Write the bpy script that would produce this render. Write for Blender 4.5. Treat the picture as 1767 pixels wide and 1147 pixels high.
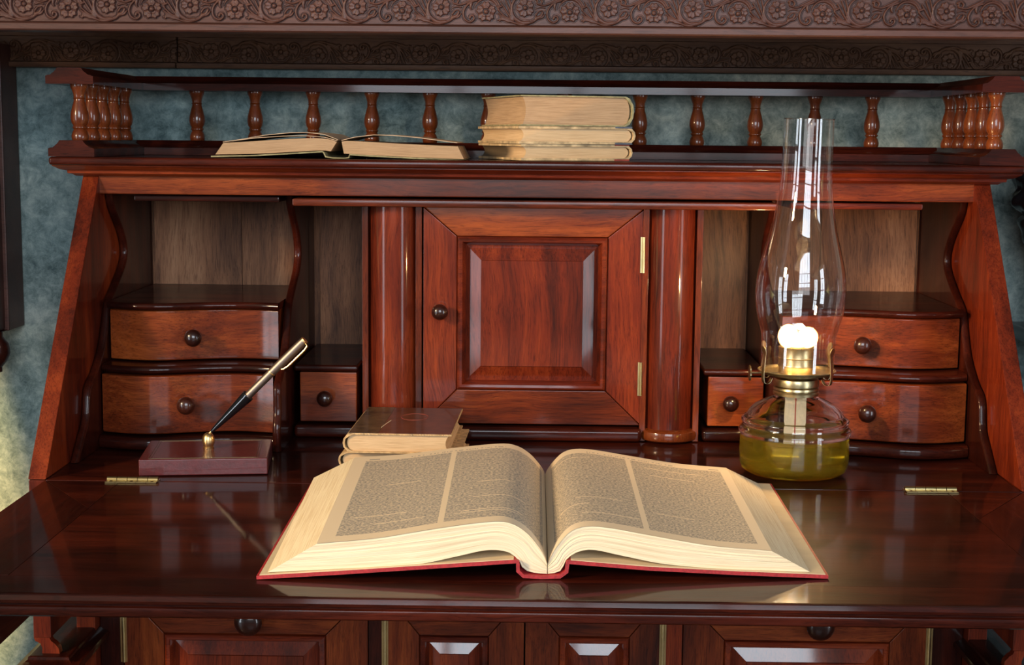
import bpy, bmesh, math, random
import numpy as np
from mathutils import Vector, Matrix
random.seed(7)
for o in list(bpy.data.objects): bpy.data.objects.remove(o)
S = bpy.context.scene
COL = S.collection
DZ = 0.76                      # height of the writing surface above the floor; shapes below are given relative to it

# ------------------------------------------------------------------ camera
cam = bpy.data.cameras.new('camera'); camo = bpy.data.objects.new('camera', cam); COL.objects.link(camo)
S.camera = camo
cam.sensor_width = 36; cam.sensor_fit = 'HORIZONTAL'; cam.lens = 36 * 2600 / 1767
cam.clip_start = 0.05; cam.clip_end = 50
def cam_matrix():
    yaw, pitch, roll = -.0128, .129, .0095
    f = Vector((math.sin(yaw), math.cos(yaw), 0)); r = Vector((math.cos(yaw), -math.sin(yaw), 0)); u = Vector((0, 0, 1))
    f2 = f*math.cos(pitch) - u*math.sin(pitch); u2 = u*math.cos(pitch) + f*math.sin(pitch)
    r3 = r*math.cos(roll) + u2*math.sin(roll); u3 = -r*math.sin(roll) + u2*math.cos(roll)
    M = Matrix((r3, u3, -f2)).transposed().to_4x4()
    M.translation = Vector((-.0024, -1.4562, .3413 + DZ))
    return M
camo.matrix_world = cam_matrix()

# ------------------------------------------------------------------ world, daylight windows, exposure
W = bpy.data.worlds.new('world'); S.world = W; W.use_nodes = True
W.node_tree.nodes['Background'].inputs[0].default_value = (.62, .56, .52, 1)
W.node_tree.nodes['Background'].inputs[1].default_value = 0.16
S.view_settings.view_transform = 'Standard'; S.view_settings.look = 'None'
S.view_settings.gamma = 1; S.view_settings.use_curve_mapping = False
S.view_settings.exposure = 0.0

def area(name, loc, target, sx, sy, power, color, spread=180):
    l = bpy.data.lights.new(name, 'AREA'); l.shape = 'RECTANGLE'; l.size = sx; l.size_y = sy
    l.energy = power; l.color = color; l.spread = math.radians(spread)
    o = bpy.data.objects.new(name, l); COL.objects.link(o); o.location = loc
    d = Vector(target) - Vector(loc); o.rotation_euler = d.to_track_quat('-Z', 'Y').to_euler()
    return o
COOL = (.80, .90, 1.0)
area('window_daylight', (.15, -3.35, DZ+1.14), (.15, 0, DZ+1.14), 1.7, 1.36, 82, COOL)      # panes that look on the sky
area('window_daylight', (.15, -3.35, DZ+.26), (.15, 0, DZ+.26), 1.7, .38, 6, (.95, .97, 1.0))      # panes that look on the ground
area('window_daylight', (-2.35, -2.2, DZ+.25), (0, .2, DZ+.25), .60, 1.9, 40, COOL)
area('window_daylight', (2.45, -2.1, DZ+.25), (0, .2, DZ+.25), .60, 1.9, 40, COOL)
area('evening_sun_window', (-2.0, -1.55, DZ+1.0), (-.05, -.1, DZ),  .30, .40, 78, (1, .70, .38))
sp = bpy.data.lights.new('wall_strip_spot', 'SPOT'); sp.energy = 190; sp.color = (1, .66, .26); sp.spot_size = math.radians(60); sp.spot_blend = .05; sp.shadow_soft_size = .02  # added spot out of view, stands in for sun on the wall strip
spo = bpy.data.objects.new('wall_strip_spot', sp); COL.objects.link(spo); spo.location = (-1.42, -.45, DZ+.12)
spo.rotation_euler = (Vector((-1.275, .47, DZ-.08)) - spo.location).to_track_quat('-Z', 'Y').to_euler()

# ------------------------------------------------------------------ materials
def nt(name):
    m = bpy.data.materials.new(name); m.use_nodes = True
    n = m.node_tree; b = n.nodes['Principled BSDF']
    return m, n, b
def ramp(n, stops, interp='LINEAR'):
    r = n.nodes.new('ShaderNodeValToRGB'); e = r.color_ramp; e.interpolation = interp
    while len(e.elements) < len(stops): e.elements.new(.5)
    for i, (p, c) in enumerate(stops):
        e.elements[i].position = p; e.elements[i].color = (*c, 1) if len(c) == 3 else c
    return r
def math_(n, op, a, b=None, c=None):
    k = n.nodes.new('ShaderNodeMath'); k.operation = op
    for i, v in enumerate((a, b, c)):
        if v is None: continue
        if isinstance(v, (int, float)): k.inputs[i].default_value = v
        else: n.links.new(v, k.inputs[i])
    return k.outputs[0]
def mix(n, f, a, b, mode='MIX'):
    k = n.nodes.new('ShaderNodeMix'); k.data_type = 'RGBA'; k.blend_type = mode
    for s, v in ((k.inputs[0], f), (k.inputs[6], a), (k.inputs[7], b)):
        if isinstance(v, (int, float)): s.default_value = v
        elif isinstance(v, tuple): s.default_value = (*v, 1) if len(v) == 3 else v
        else: n.links.new(v, s)
    return k.outputs[2]
def noise(n, vec, scale, detail=4, rough=.55, dist=0):
    k = n.nodes.new('ShaderNodeTexNoise'); k.inputs['Scale'].default_value = scale; k.inputs['Detail'].default_value = detail
    k.inputs['Roughness'].default_value = rough; k.inputs['Distortion'].default_value = dist
    n.links.new(vec, k.inputs['Vector']); return k.outputs['Fac']
def vmath(n, op, a, b):
    k = n.nodes.new('ShaderNodeVectorMath'); k.operation = op
    for i, v in enumerate((a, b)):
        if isinstance(v, tuple): k.inputs[i].default_value = v
        else: n.links.new(v, k.inputs[i])
    return k.outputs[0]
def wood(name, dark, mid, light, axis='x', rough=.3, coat=.7, coat_rough=.1, bump=.12, spec=.22, streak=1.0, knots=True, vary=.34, stops=(.33, .50, .69)):
    m, n, b = nt(name)
    tc = n.nodes.new('ShaderNodeTexCoord'); oi = n.nodes.new('ShaderNodeObjectInfo')
    off = vmath(n, 'MULTIPLY', vmath(n, 'ADD', oi.outputs['Random'], (0, 0, 0)), (3.1, 2.3, 4.7))
    p = vmath(n, 'ADD', tc.outputs['Object'], off)
    st = {'x': (1.1, 14, 14), 'y': (14, 1.1, 14), 'z': (14, 14, 1.1)}[axis]
    # warp the straight fibre with slow noise
    wz = n.nodes.new('ShaderNodeTexNoise'); wz.inputs['Scale'].default_value = 6; wz.inputs['Detail'].default_value = 2; n.links.new(p, wz.inputs['Vector'])
    p2 = vmath(n, 'ADD', p, vmath(n, 'MULTIPLY', wz.outputs['Color'], (.03, .03, .03)))
    ps = vmath(n, 'MULTIPLY', p2, st)
    big = noise(n, ps, 1.6, 3, .6, .4)
    fine = noise(n, ps, 16, 5, .75)
    st3 = tuple(v*3.5 if v > 2 else v*2 for v in st)
    pore = noise(n, vmath(n, 'MULTIPLY', p2, st3), 14, 3, .7)
    cloud = noise(n, p, 7, 2, .5)
    v = math_(n, 'ADD', math_(n, 'MULTIPLY', big, .62*streak), math_(n, 'MULTIPLY', fine, .30*streak))
    v = math_(n, 'ADD', v, math_(n, 'MULTIPLY', math_(n, 'SUBTRACT', cloud, .5), vary))
    v = math_(n, 'ADD', v, .46*(1-streak) + .04)
    r = ramp(n, [(stops[0], dark), (stops[1], mid), (stops[2], light)]); n.links.new(v, r.inputs[0])
    pr = ramp(n, [(.36, (.45, .40, .38)), (.50, (1, 1, 1))]); n.links.new(pore, pr.inputs[0])
    c = mix(n, .75, r.outputs[0], pr.outputs[0], 'MULTIPLY')
    if knots:
        vo = n.nodes.new('ShaderNodeTexVoronoi'); vo.inputs['Scale'].default_value = 5.2
        kk = {'x': (.6, 1.5, 1.5), 'y': (1.5, .6, 1.5), 'z': (1.5, 1.5, .6)}[axis]
        n.links.new(vmath(n, 'MULTIPLY', p2, kk), vo.inputs['Vector'])
        kr = ramp(n, [(.02, (.18, .12, .1)), (.085, (1, 1, 1))]); n.links.new(vo.outputs['Distance'], kr.inputs[0])
        c = mix(n, .85, c, kr.outputs[0], 'MULTIPLY')
    if 'carved' in name:          # darker colour mixed into the carved channels
        at = n.nodes.new('ShaderNodeAttribute'); at.attribute_name = 'channel_tone'
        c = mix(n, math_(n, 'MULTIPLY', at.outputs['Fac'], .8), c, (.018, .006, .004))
    n.links.new(c, b.inputs['Base Color'])
    rr = math_(n, 'ADD', math_(n, 'MULTIPLY', fine, .18), rough + .02); n.links.new(rr, b.inputs['Roughness'])
    b.inputs['Coat Weight'].default_value = coat; b.inputs['Coat Roughness'].default_value = coat_rough
    b.inputs['Specular IOR Level'].default_value = spec
    bp = n.nodes.new('ShaderNodeBump'); bp.inputs['Strength'].default_value = bump; bp.inputs['Distance'].default_value = .0015
    n.links.new(math_(n, 'ADD', pore, math_(n, 'MULTIPLY', fine, .5)), bp.inputs['Height']); n.links.new(bp.outputs[0], b.inputs['Normal'])
    b2 = n.nodes.new('ShaderNodeBump'); b2.inputs['Strength'].default_value = bump*.5; b2.inputs['Distance'].default_value = .002
    n.links.new(cloud, b2.inputs['Height']); n.links.new(b2.outputs[0], b.inputs['Coat Normal'])
    return m
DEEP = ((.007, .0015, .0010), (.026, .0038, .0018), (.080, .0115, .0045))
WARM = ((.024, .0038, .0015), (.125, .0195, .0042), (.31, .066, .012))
RED = ((.023, .0032, .0015), (.128, .0150, .0038), (.27, .042, .0085))
BACK = ((.055, .021, .011), (.22, .095, .046), (.40, .200, .105))
M = {}
for ax in 'xyz':
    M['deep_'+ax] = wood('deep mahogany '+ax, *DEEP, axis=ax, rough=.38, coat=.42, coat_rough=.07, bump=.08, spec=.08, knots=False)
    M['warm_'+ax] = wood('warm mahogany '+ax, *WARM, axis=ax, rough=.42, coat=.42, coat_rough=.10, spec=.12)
    M['red_'+ax] = wood('red mahogany '+ax, *RED, axis=ax, rough=.42, coat=.40, coat_rough=.10, spec=.12)
M['gloss_z'] = wood('glossy red mahogany', *RED, axis='z', rough=.42, coat=1, coat_rough=.05, spec=.12, vary=.25, bump=.05)
M['back'] = wood('unpolished back board', *BACK, axis='z', rough=.55, coat=.12, coat_rough=.3, bump=.3)
M['turned'] = wood('turned orange wood', (.05, .009, .003), (.15, .030, .006), (.28, .068, .013), axis='z', rough=.3, coat=.8, coat_rough=.1, knots=False, streak=.6, bump=.04)
M['knob'] = wood('dark knob wood', (.012, .003, .002), (.030, .007, .004), (.065, .014, .007), axis='y', rough=.25, coat=.8, coat_rough=.1, knots=False, bump=.03)
M['carved'] = wood('carved brown wood', (.034, .012, .008), (.078, .029, .020), (.13, .052, .036), axis='x', rough=.42, coat=.25, coat_rough=.3, knots=False, streak=.7, vary=.3)
M['carved_back'] = wood('shaded carved wood', (.050, .020, .010), (.105, .045, .022), (.16, .075, .038), axis='x', rough=.5, coat=.12, coat_rough=.3, knots=False, streak=.7, vary=.3)
M['floor'] = wood('floor boards', (.03, .012, .006), (.07, .03, .015), (.12, .055, .03), axis='y', rough=.4, coat=.2)

def plain(name, col, rough=.5, metal=0, coat=0, nscale=0, namp=.3, bump=0, spec=.5):
    m, n, b = nt(name)
    b.inputs['Base Color'].default_value = (*col, 1); b.inputs['Roughness'].default_value = rough
    b.inputs['Metallic'].default_value = metal; b.inputs['Coat Weight'].default_value = coat; b.inputs['Specular IOR Level'].default_value = spec
    if nscale:
        tc = n.nodes.new('ShaderNodeTexCoord'); f = noise(n, tc.outputs['Object'], nscale, 5, .6)
        r = ramp(n, [(.3, tuple(c*(1-namp) for c in col)), (.7, tuple(min(1, c*(1+namp)) for c in col))]); n.links.new(f, r.inputs[0])
        n.links.new(r.outputs[0], b.inputs['Base Color'])
        if bump:
            bp = n.nodes.new('ShaderNodeBump'); bp.inputs['Strength'].default_value = bump; bp.inputs['Distance'].default_value = .001
            n.links.new(f, bp.inputs['Height']); n.links.new(bp.outputs[0], b.inputs['Normal'])
    return m
M['brass'] = plain('brass', (.62, .50, .24), .28, 1, nscale=60, namp=.15)
M['gold'] = plain('gold plate', (.80, .56, .26), .33, 1)
M['oldbrass'] = plain('aged brass', (.50, .40, .22), .32, 1, nscale=90, namp=.35)
M['darkbrass'] = plain('dark brass', (.20, .15, .08), .4, 1)
M['steel'] = plain('brushed steel', (.28, .225, .195), .45, 1, nscale=200, namp=.08)
M['blackplastic'] = plain('black plastic', (.006, .006, .007), .12, 0, .5)
M['leather'] = plain('burgundy leather', (.085, .012, .014), .38, 0, .25, nscale=220, namp=.25, bump=.25)
M['black'] = plain('black gloss', (.006, .006, .007), .3, 0, .3, nscale=30, namp=.3)
M['redcloth'] = plain('red book cloth', (.36, .018, .022), .55, 0, .05, nscale=400, namp=.3, bump=.3)
M['endpaper'] = plain('endpaper', (.66, .53, .34), .8, nscale=30, namp=.1)
M['oldgreen'] = plain('old olive cloth', (.30, .26, .13), .8, nscale=120, namp=.4, bump=.4)
M['oldmarble'] = plain('worn marbled boards', (.48, .34, .18), .8, nscale=90, namp=.55, bump=.4)
M['oldred'] = plain('worn red spine', (.30, .05, .03), .7, nscale=90, namp=.4)
M['oldblue'] = plain('worn blue grey corner', (.09, .10, .13), .7, nscale=90, namp=.4)
M['tanboard'] = plain('worn tan board edge', (.52, .34, .16), .8, nscale=120, namp=.45, bump=.4)
M['brownleather'] = plain('brown leather board', (.115, .034, .015), .42, 0, .12, nscale=60, namp=.35, bump=.25)
M['olivespine'] = plain('olive leather spine', (.085, .050, .022), .5, 0, .1, nscale=110, namp=.5, bump=.3)
M['wick'] = plain('cotton wick', (.80, .66, .45), .9, nscale=300, namp=.1)
M['wickred'] = plain('red wick thread', (.45, .06, .03), .9)

# flat printed page and page edges
def paper_edge(name, base, dark, us=2.2, vs=60):
    m, n, b = nt(name)
    uv = n.nodes.new('ShaderNodeUVMap')
    p = vmath(n, 'MULTIPLY', uv.outputs[0], (us, vs, 1)); f = noise(n, p, 1, 3, .7)
    r = ramp(n, [(.32, dark), (.58, base)]); n.links.new(f, r.inputs[0]); n.links.new(r.outputs[0], b.inputs['Base Color'])
    b.inputs['Roughness'].default_value = .75; b.inputs['Specular IOR Level'].default_value = .2
    bp = n.nodes.new('ShaderNodeBump'); bp.inputs['Strength'].default_value = .5; bp.inputs['Distance'].default_value = .0008
    n.links.new(f, bp.inputs['Height']); n.links.new(bp.outputs[0], b.inputs['Normal'])
    return m
M['pagesedge'] = paper_edge('cream page edges', (.86, .74, .52), (.66, .50, .30), 2.5, 34)
M['oldedge'] = paper_edge('aged page edges', (.50, .325, .185), (.32, .195, .105), 3, 40)
M['oldedge2'] = paper_edge('yellow page edges', (.68, .475, .27), (.48, .31, .16), 3, 30)
M['oldedgedark'] = paper_edge('sooty page edges', (.20, .14, .085), (.05, .035, .025), 3, 30)
def darkened():
    m = paper_edge('page edges darker on the far fore edge', (.66, .46, .26), (.48, .31, .16), 3, 30); n = m.node_tree; b = n.nodes['Principled BSDF']
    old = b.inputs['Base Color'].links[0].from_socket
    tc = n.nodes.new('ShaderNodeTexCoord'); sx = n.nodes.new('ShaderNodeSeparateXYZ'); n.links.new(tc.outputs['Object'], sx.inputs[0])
    f = math_(n, 'MULTIPLY', math_(n, 'LESS_THAN', sx.outputs[0], -.0555), math_(n, 'SMOOTH_MIN', math_(n, 'MAXIMUM', math_(n, 'MULTIPLY', math_(n, 'ADD', sx.outputs[1], .035), 40), 0), 1, .1))  # mask for the dark far part of the fore edge
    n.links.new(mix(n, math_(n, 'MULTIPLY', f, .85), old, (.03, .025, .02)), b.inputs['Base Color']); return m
M['darkedge'] = darkened()
def printed(name, paper, ink, seed):
    m, n, b = nt(name)
    uv = n.nodes.new('ShaderNodeUVMap'); sx = n.nodes.new('ShaderNodeSeparateXYZ'); n.links.new(uv.outputs[0], sx.inputs[0])
    u, v = sx.outputs[0], sx.outputs[1]
    def band(x, a, c): return math_(n, 'MULTIPLY', math_(n, 'GREATER_THAN', x, a), math_(n, 'LESS_THAN', x, c))
    cols = math_(n, 'ADD', band(u, .065, .475), band(u, .50, .955))
    body = math_(n, 'MULTIPLY', cols, band(v, .055, .93))
    # words: fine speckle broken into lines of print
    words = noise(n, vmath(n, 'ADD', vmath(n, 'MULTIPLY', uv.outputs[0], (85, 120, 1)), (seed, 0, 0)), 1, 2, .6)
    lines = math_(n, 'ADD', math_(n, 'MULTIPLY', math_(n, 'SINE', math_(n, 'MULTIPLY', v, 130*6.283)), .10), words)
    tr = ramp(n, [(.44, (1, 1, 1)), (.58, (.22, .22, .22))]); n.links.new(lines, tr.inputs[0])
    t = math_(n, 'MULTIPLY', body, tr.outputs[0])
    rnd = random.Random(seed)                     # blank lines between entries
    for k in range(7):
        v0 = rnd.uniform(.12, .9); a = rnd.choice((.07, .5)); w0 = a + rnd.uniform(0, .15); w1 = w0 + rnd.uniform(.15, .3)
        gap = math_(n, 'MULTIPLY', band(v, v0, v0+.007), band(u, w0, w1))
        t = math_(n, 'MULTIPLY', t, math_(n, 'SUBTRACT', 1, gap))
    head = math_(n, 'MULTIPLY', band(v, .945, .955), band(u, .28, .74))     # running head
    hn = noise(n, vmath(n, 'MULTIPLY', uv.outputs[0], (90, 3, 1)), 1, 1); hm = math_(n, 'MULTIPLY', head, math_(n, 'GREATER_THAN', hn, .5))
    num = math_(n, 'MULTIPLY', band(v, .945, .957), band(u, .08, .13) if seed == 1 else band(u, .90, .95))
    t = math_(n, 'MAXIMUM', t, math_(n, 'MULTIPLY', math_(n, 'MAXIMUM', hm, num), .8))
    c = mix(n, t, paper, ink); n.links.new(c, b.inputs['Base Color'])
    b.inputs['Roughness'].default_value = .7; b.inputs['Specular IOR Level'].default_value = .25
    return m
M['page_l'] = printed('printed left page', (.80, .66, .47), (.29, .270, .245), 1)
M['page_r'] = printed('printed right page', (.80, .66, .47), (.29, .265, .23), 2)
M['oldpage'] = plain('aged blank page', (.55, .38, .24), .8, nscale=25, namp=.12)

def wallpaper():
    m, n, b = nt('mottled teal wallpaper')
    tc = n.nodes.new('ShaderNodeTexCoord'); p = tc.outputs['Object']
    a = noise(n, p, 9, 6, .65, .6); c = noise(n, p, 60, 6, .8, .4); d = noise(n, p, 2.2, 2)
    v = math_(n, 'ADD', math_(n, 'MULTIPLY', a, .5), math_(n, 'MULTIPLY', c, .5))
    r = ramp(n, [(.39, (.075, .110, .112)), (.50, (.205, .262, .255)), (.62, (.40, .45, .42))]); n.links.new(v, r.inputs[0])
    r2 = ramp(n, [(.42, (.84, .98, 1.03)), (.62, (1.22, 1.02, .84))]); n.links.new(d, r2.inputs[0])
    n.links.new(mix(n, .8, r.outputs[0], r2.outputs[0], 'MULTIPLY'), b.inputs['Base Color'])
    b.inputs['Roughness'].default_value = .8; b.inputs['Specular IOR Level'].default_value = .2
    bp = n.nodes.new('ShaderNodeBump'); bp.inputs['Strength'].default_value = .25; bp.inputs['Distance'].default_value = .002
    n.links.new(v, bp.inputs['Height']); n.links.new(bp.outputs[0], b.inputs['Normal'])
    return m
M['wall'] = wallpaper()
def thin_glass():
    m, n, b = nt('thin chimney glass')
    n.nodes.remove(b); out = n.nodes['Material Output']
    tr = n.nodes.new('ShaderNodeBsdfTransparent'); tr.inputs[0].default_value = (.985, .98, .97, 1)
    gl = n.nodes.new('ShaderNodeBsdfGlossy'); gl.inputs['Roughness'].default_value = .015; gl.inputs[0].default_value = (1, 1, 1, 1)
    fr = n.nodes.new('ShaderNodeLayerWeight'); fr.inputs[0].default_value = .5
    k = n.nodes.new('ShaderNodeMixShader'); n.links.new(math_(n, 'ADD', math_(n, 'MULTIPLY', math_(n, 'POWER', fr.outputs[1], 3.0), .85), .085), k.inputs[0])
    n.links.new(tr.outputs[0], k.inputs[1]); n.links.new(gl.outputs[0], k.inputs[2]); n.links.new(k.outputs[0], out.inputs[0])
    return m
M['thinglass'] = thin_glass()
def solid_glass(name, col, ior, dens=None, abs_=None, sc=0):
    m, n, b = nt(name)
    b.inputs['Base Color'].default_value = (*col, 1); b.inputs['Transmission Weight'].default_value = 1
    b.inputs['Roughness'].default_value = 0; b.inputs['IOR'].default_value = ior
    if dens:
        va = n.nodes.new('ShaderNodeVolumeAbsorption'); va.inputs[0].default_value = (*abs_, 1); va.inputs[1].default_value = dens
        vs = n.nodes.new('ShaderNodeVolumeScatter'); vs.inputs[0].default_value = (1, .86, .22, 1); vs.inputs[1].default_value = sc
        ad = n.nodes.new('ShaderNodeAddShader'); n.links.new(va.outputs[0], ad.inputs[0]); n.links.new(vs.outputs[0], ad.inputs[1])
        n.links.new(ad.outputs[0], n.nodes['Material Output'].inputs['Volume'])
    return m
M['glass'] = solid_glass('clear moulded glass', (.99, 1, .985), 1.47)
M['oil'] = solid_glass('yellow lamp oil', (1, .70, .05), 1.40)
M['oil'].node_tree.nodes['Principled BSDF'].inputs['Transmission Weight'].default_value = .86
def flame_mat():
    m, n, b = nt('flame'); n.nodes.remove(b)
    e = n.nodes.new('ShaderNodeEmission'); e.inputs[1].default_value = 5
    lw = n.nodes.new('ShaderNodeLayerWeight'); lw.inputs[0].default_value = .5
    r = ramp(n, [(.0, (1, .88, .55)), (.80, (1, .34, .05))]); n.links.new(lw.outputs['Facing'], r.inputs[0]); n.links.new(r.outputs[0], e.inputs[0])
    n.links.new(e.outputs[0], n.nodes['Material Output'].inputs[0]); return m
M['flame'] = flame_mat()

# ------------------------------------------------------------------ builders (coordinates relative to the desk surface)
ORG = {}
def root(name, loc, label=None, cat=None, group=None, kind=None):
    o = bpy.data.objects.new(name, None); COL.objects.link(o); o.empty_display_size = .05
    o.location = (loc[0], loc[1], loc[2] + DZ); ORG[o.name] = Vector(loc)
    tag(o, label, cat, group, kind); return o
def tag(o, label=None, cat=None, group=None, kind=None):
    if label: o['label'] = label
    if cat: o['category'] = cat
    if group: o['group'] = group
    if kind: o['kind'] = kind
def rt(o):
    while o.parent: o = o.parent
    return o
def build(name, bm, mat, parent=None, label=None, smooth=35, loc=None, kind=None):
    """links a bmesh as one mesh object; its vertices are moved so that they are relative to its thing's origin"""
    me = bpy.data.meshes.new(name)
    if parent: off = ORG[rt(parent).name]
    else: off = Vector(loc) if loc is not None else Vector((0, 0, 0))
    bmesh.ops.translate(bm, verts=bm.verts, vec=-off)
    bmesh.ops.recalc_face_normals(bm, faces=bm.faces)
    bm.to_mesh(me); bm.free()
    for mm in (mat if isinstance(mat, (list, tuple)) else [mat]): me.materials.append(M[mm] if isinstance(mm, str) else mm)
    o = bpy.data.objects.new(name, me); COL.objects.link(o)
    if parent: o.parent = parent
    else: o.location = (off.x, off.y, off.z + DZ)
    if smooth:
        me.polygons.foreach_set('use_smooth', [True]*len(me.polygons)); me.set_sharp_from_angle(angle=math.radians(smooth))
    if smooth and len(me.polygons) < 3000:
        w = o.modifiers.new('even_shading', 'WEIGHTED_NORMAL'); w.keep_sharp = True; w.weight = 80
    if label: o['label'] = label
    if kind: o['kind'] = kind
    return o
def N(): return bmesh.new()
def bev(bm, geom, b, seg=2):
    if b: bmesh.ops.bevel(bm, geom=geom, offset=b, segments=seg, profile=.5, affect='EDGES', clamp_overlap=True)
def box(x0, x1, y0, y1, z0, z1, b=0, bm=None, seg=2):
    t = bmesh.new()
    bmesh.ops.create_cube(t, size=1, matrix=Matrix.Translation(((x0+x1)/2, (y0+y1)/2, (z0+z1)/2)) @ Matrix.Diagonal((abs(x1-x0), abs(y1-y0), abs(z1-z0), 1)))
    bev(t, t.edges[:], b, seg)
    return join(bm, t)
def join(bm, t):
    if bm is None: return t
    me = bpy.data.meshes.new('tmp'); t.to_mesh(me); t.free(); bm.from_mesh(me); bpy.data.meshes.remove(me); return bm
def prism(poly, axis, a0, a1, b=0, bm=None, seg=2):
    """closed polygon in the plane across axis, extruded from a0 to a1. axis x: poly is (y,z); y: (x,z); z: (x,y)"""
    t = bmesh.new()
    def P(p, a): return {'x': (a, p[0], p[1]), 'y': (p[0], a, p[1]), 'z': (p[0], p[1], a)}[axis]
    v0 = [t.verts.new(P(p, a0)) for p in poly]; v1 = [t.verts.new(P(p, a1)) for p in poly]
    k = len(poly)
    t.faces.new(v0); t.faces.new(v1[::-1])
    for i in range(k): t.faces.new((v0[i], v1[i], v1[(i+1) % k], v0[(i+1) % k]))
    bmesh.ops.recalc_face_normals(t, faces=t.faces)
    if b:
        es = [e for e in t.edges if len(e.link_faces) == 2 and e.calc_face_angle(0) > math.radians(35)]
        bev(t, es, b, seg)
    return join(bm, t)
def lathe(prof, c, seg=32, axis='z', bm=None, a0=0, a1=2*math.pi):
    """prof = [(radius, height)]"""
    t = bmesh.new(); full = abs(a1-a0-2*math.pi) < 1e-6
    n = seg if full else seg + 1
    rings = []
    for r, h in prof:
        ring = []
        for i in range(n):
            a = a0 + (a1-a0)*i/seg
            if axis == 'z': p = (c[0]+r*math.cos(a), c[1]+r*math.sin(a), c[2]+h)
            elif axis == 'y': p = (c[0]+r*math.cos(a), c[1]+h, c[2]+r*math.sin(a))
            else: p = (c[0]+h, c[1]+r*math.cos(a), c[2]+r*math.sin(a))
            ring.append(t.verts.new(p))
        rings.append(ring)
    for A, B in zip(rings, rings[1:]):
        for i in range(n if full else n-1):
            j = (i+1) % n; t.faces.new((A[i], A[j], B[j], B[i]))
    bmesh.ops.remove_doubles(t, verts=t.verts, dist=1e-6)
    return join(bm, t)
def sweep(path, prof, closed, plane='xy', flip=1, base=0, bm=None):
    """mitred sweep. path in the plane (xy or xz), prof = [(outward offset, third coordinate)] closed polygon; offset to the left of travel times flip"""
    t = bmesh.new(); n = len(path); rings = []
    for i, p in enumerate(path):
        p = Vector(p)
        d0 = (p - Vector(path[i-1])).normalized() if (closed or i > 0) else None
        d1 = (Vector(path[(i+1) % n]) - p).normalized() if (closed or i < n-1) else None
        if d0 is None: d0 = d1
        if d1 is None: d1 = d0
        n0 = Vector((-d0.y, d0.x)); n1 = Vector((-d1.y, d1.x)); m = (n0+n1)
        m = m / max(.2, (1 + n0.dot(n1)))
        ring = []
        for o, w in prof:
            q = p + m*o*flip
            ring.append(t.verts.new((q.x, q.y, w+base) if plane == 'xy' else (q.x, w+base, q.y)))
        rings.append(ring)
    k = len(prof)
    for i in range(n if closed else n-1):
        A, B = rings[i], rings[(i+1) % n]
        for j in range(k): t.faces.new((A[j], A[(j+1) % k], B[(j+1) % k], B[j]))
    if not closed: t.faces.new(rings[0]); t.faces.new(rings[-1][::-1])
    return join(bm, t)
def tube(pts, r, seg=8, bm=None, caps=True):
    t = bmesh.new(); pts = [Vector(p) for p in pts]; rings = []
    rr = r if isinstance(r, (list, tuple)) else [r]*len(pts)
    up = None
    for i, p in enumerate(pts):
        d = (pts[min(i+1, len(pts)-1)] - pts[max(i-1, 0)]).normalized()
        if up is None: up = d.orthogonal().normalized()
        up = (up - d*up.dot(d)).normalized(); s = d.cross(up)
        rings.append([t.verts.new(p + (up*math.cos(a) + s*math.sin(a))*rr[i]) for a in [2*math.pi*k/seg for k in range(seg)]])
    for A, B in zip(rings, rings[1:]):
        for k in range(seg): t.faces.new((A[k], A[(k+1) % seg], B[(k+1) % seg], B[k]))
    if caps: t.faces.new(rings[0][::-1]); t.faces.new(rings[-1])
    return join(bm, t)
def cr(pts, n=8):
    """smooth curve through 2-D or 3-D points"""
    P = [np.array(p, float) for p in pts]; P = [2*P[0]-P[1]] + P + [2*P[-1]-P[-2]]; out = []
    for i in range(1, len(P)-2):
        for k in range(n):
            t = k/n; a, b, c, d = P[i-1], P[i], P[i+1], P[i+2]
            out.append(tuple(.5*((2*b)+(-a+c)*t+(2*a-5*b+4*c-d)*t*t+(-a+3*b-3*c+d)*t**3)))
    out.append(tuple(P[-2])); return out

# ------------------------------------------------------------------ the room
WALLY = .47
o = build('wall_back', box(-2.6, 2.6, WALLY, WALLY+.1, -DZ, 1.6), 'wall', loc=(0, WALLY, -DZ)); tag(o, kind='structure')
o = build('sun_blocking_wall', box(-1.60, -1.50, -.98, WALLY, -DZ, 1.6), 'wall', loc=(-1.55, -.25, -DZ)); tag(o, kind='structure')  # partial wall out of view, added to keep the sun off the back wall
o = build('floor', box(-2.6, 2.6, -3.6, WALLY, -DZ-.05, -DZ), 'floor', loc=(0, 0, -DZ)); tag(o, kind='structure')
# the windows behind the photographer: white frames with glazing bars in front of the daylight
M['whitepaint'] = plain('white window paint', (.7, .69, .66), .4, nscale=20, namp=.05)
def window(name, cx, cy, cz, w, h, ang, nx, nz):
    bm = N()
    for k in range(nx+1):
        x = -w/2 + w*k/nx; t = .045 if k in (0, nx) else .014
        box(x-t, x+t, -.02, .02, -h/2-.05, h/2+.05, bm=bm)
    for k in range(nz+1):
        z = -h/2 + h*k/nz; t = .045 if k in (0, nz) else .014
        box(-w/2-.05, w/2+.05, -.018, .018, z-t, z+t, bm=bm)
    bmesh.ops.rotate(bm, verts=bm.verts, cent=(0, 0, 0), matrix=Matrix.Rotation(ang, 3, 'Z'))
    bmesh.ops.translate(bm, verts=bm.verts, vec=(cx, cy, cz))
    o = build(name, bm, 'whitepaint', loc=(cx, cy, cz-h/2), smooth=0); tag(o, kind='structure')
window('window_1', .15, -3.30, .95, 1.7, 1.75, 0, 4, 3)
window('window_2', -2.31, -2.16, .25, .60, 1.9, math.atan2(2.35, 2.4)*-1, 2, 4)
window('window_3', 2.41, -2.06, .25, .60, 1.9, math.atan2(2.45, 2.3), 2, 4)

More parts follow.
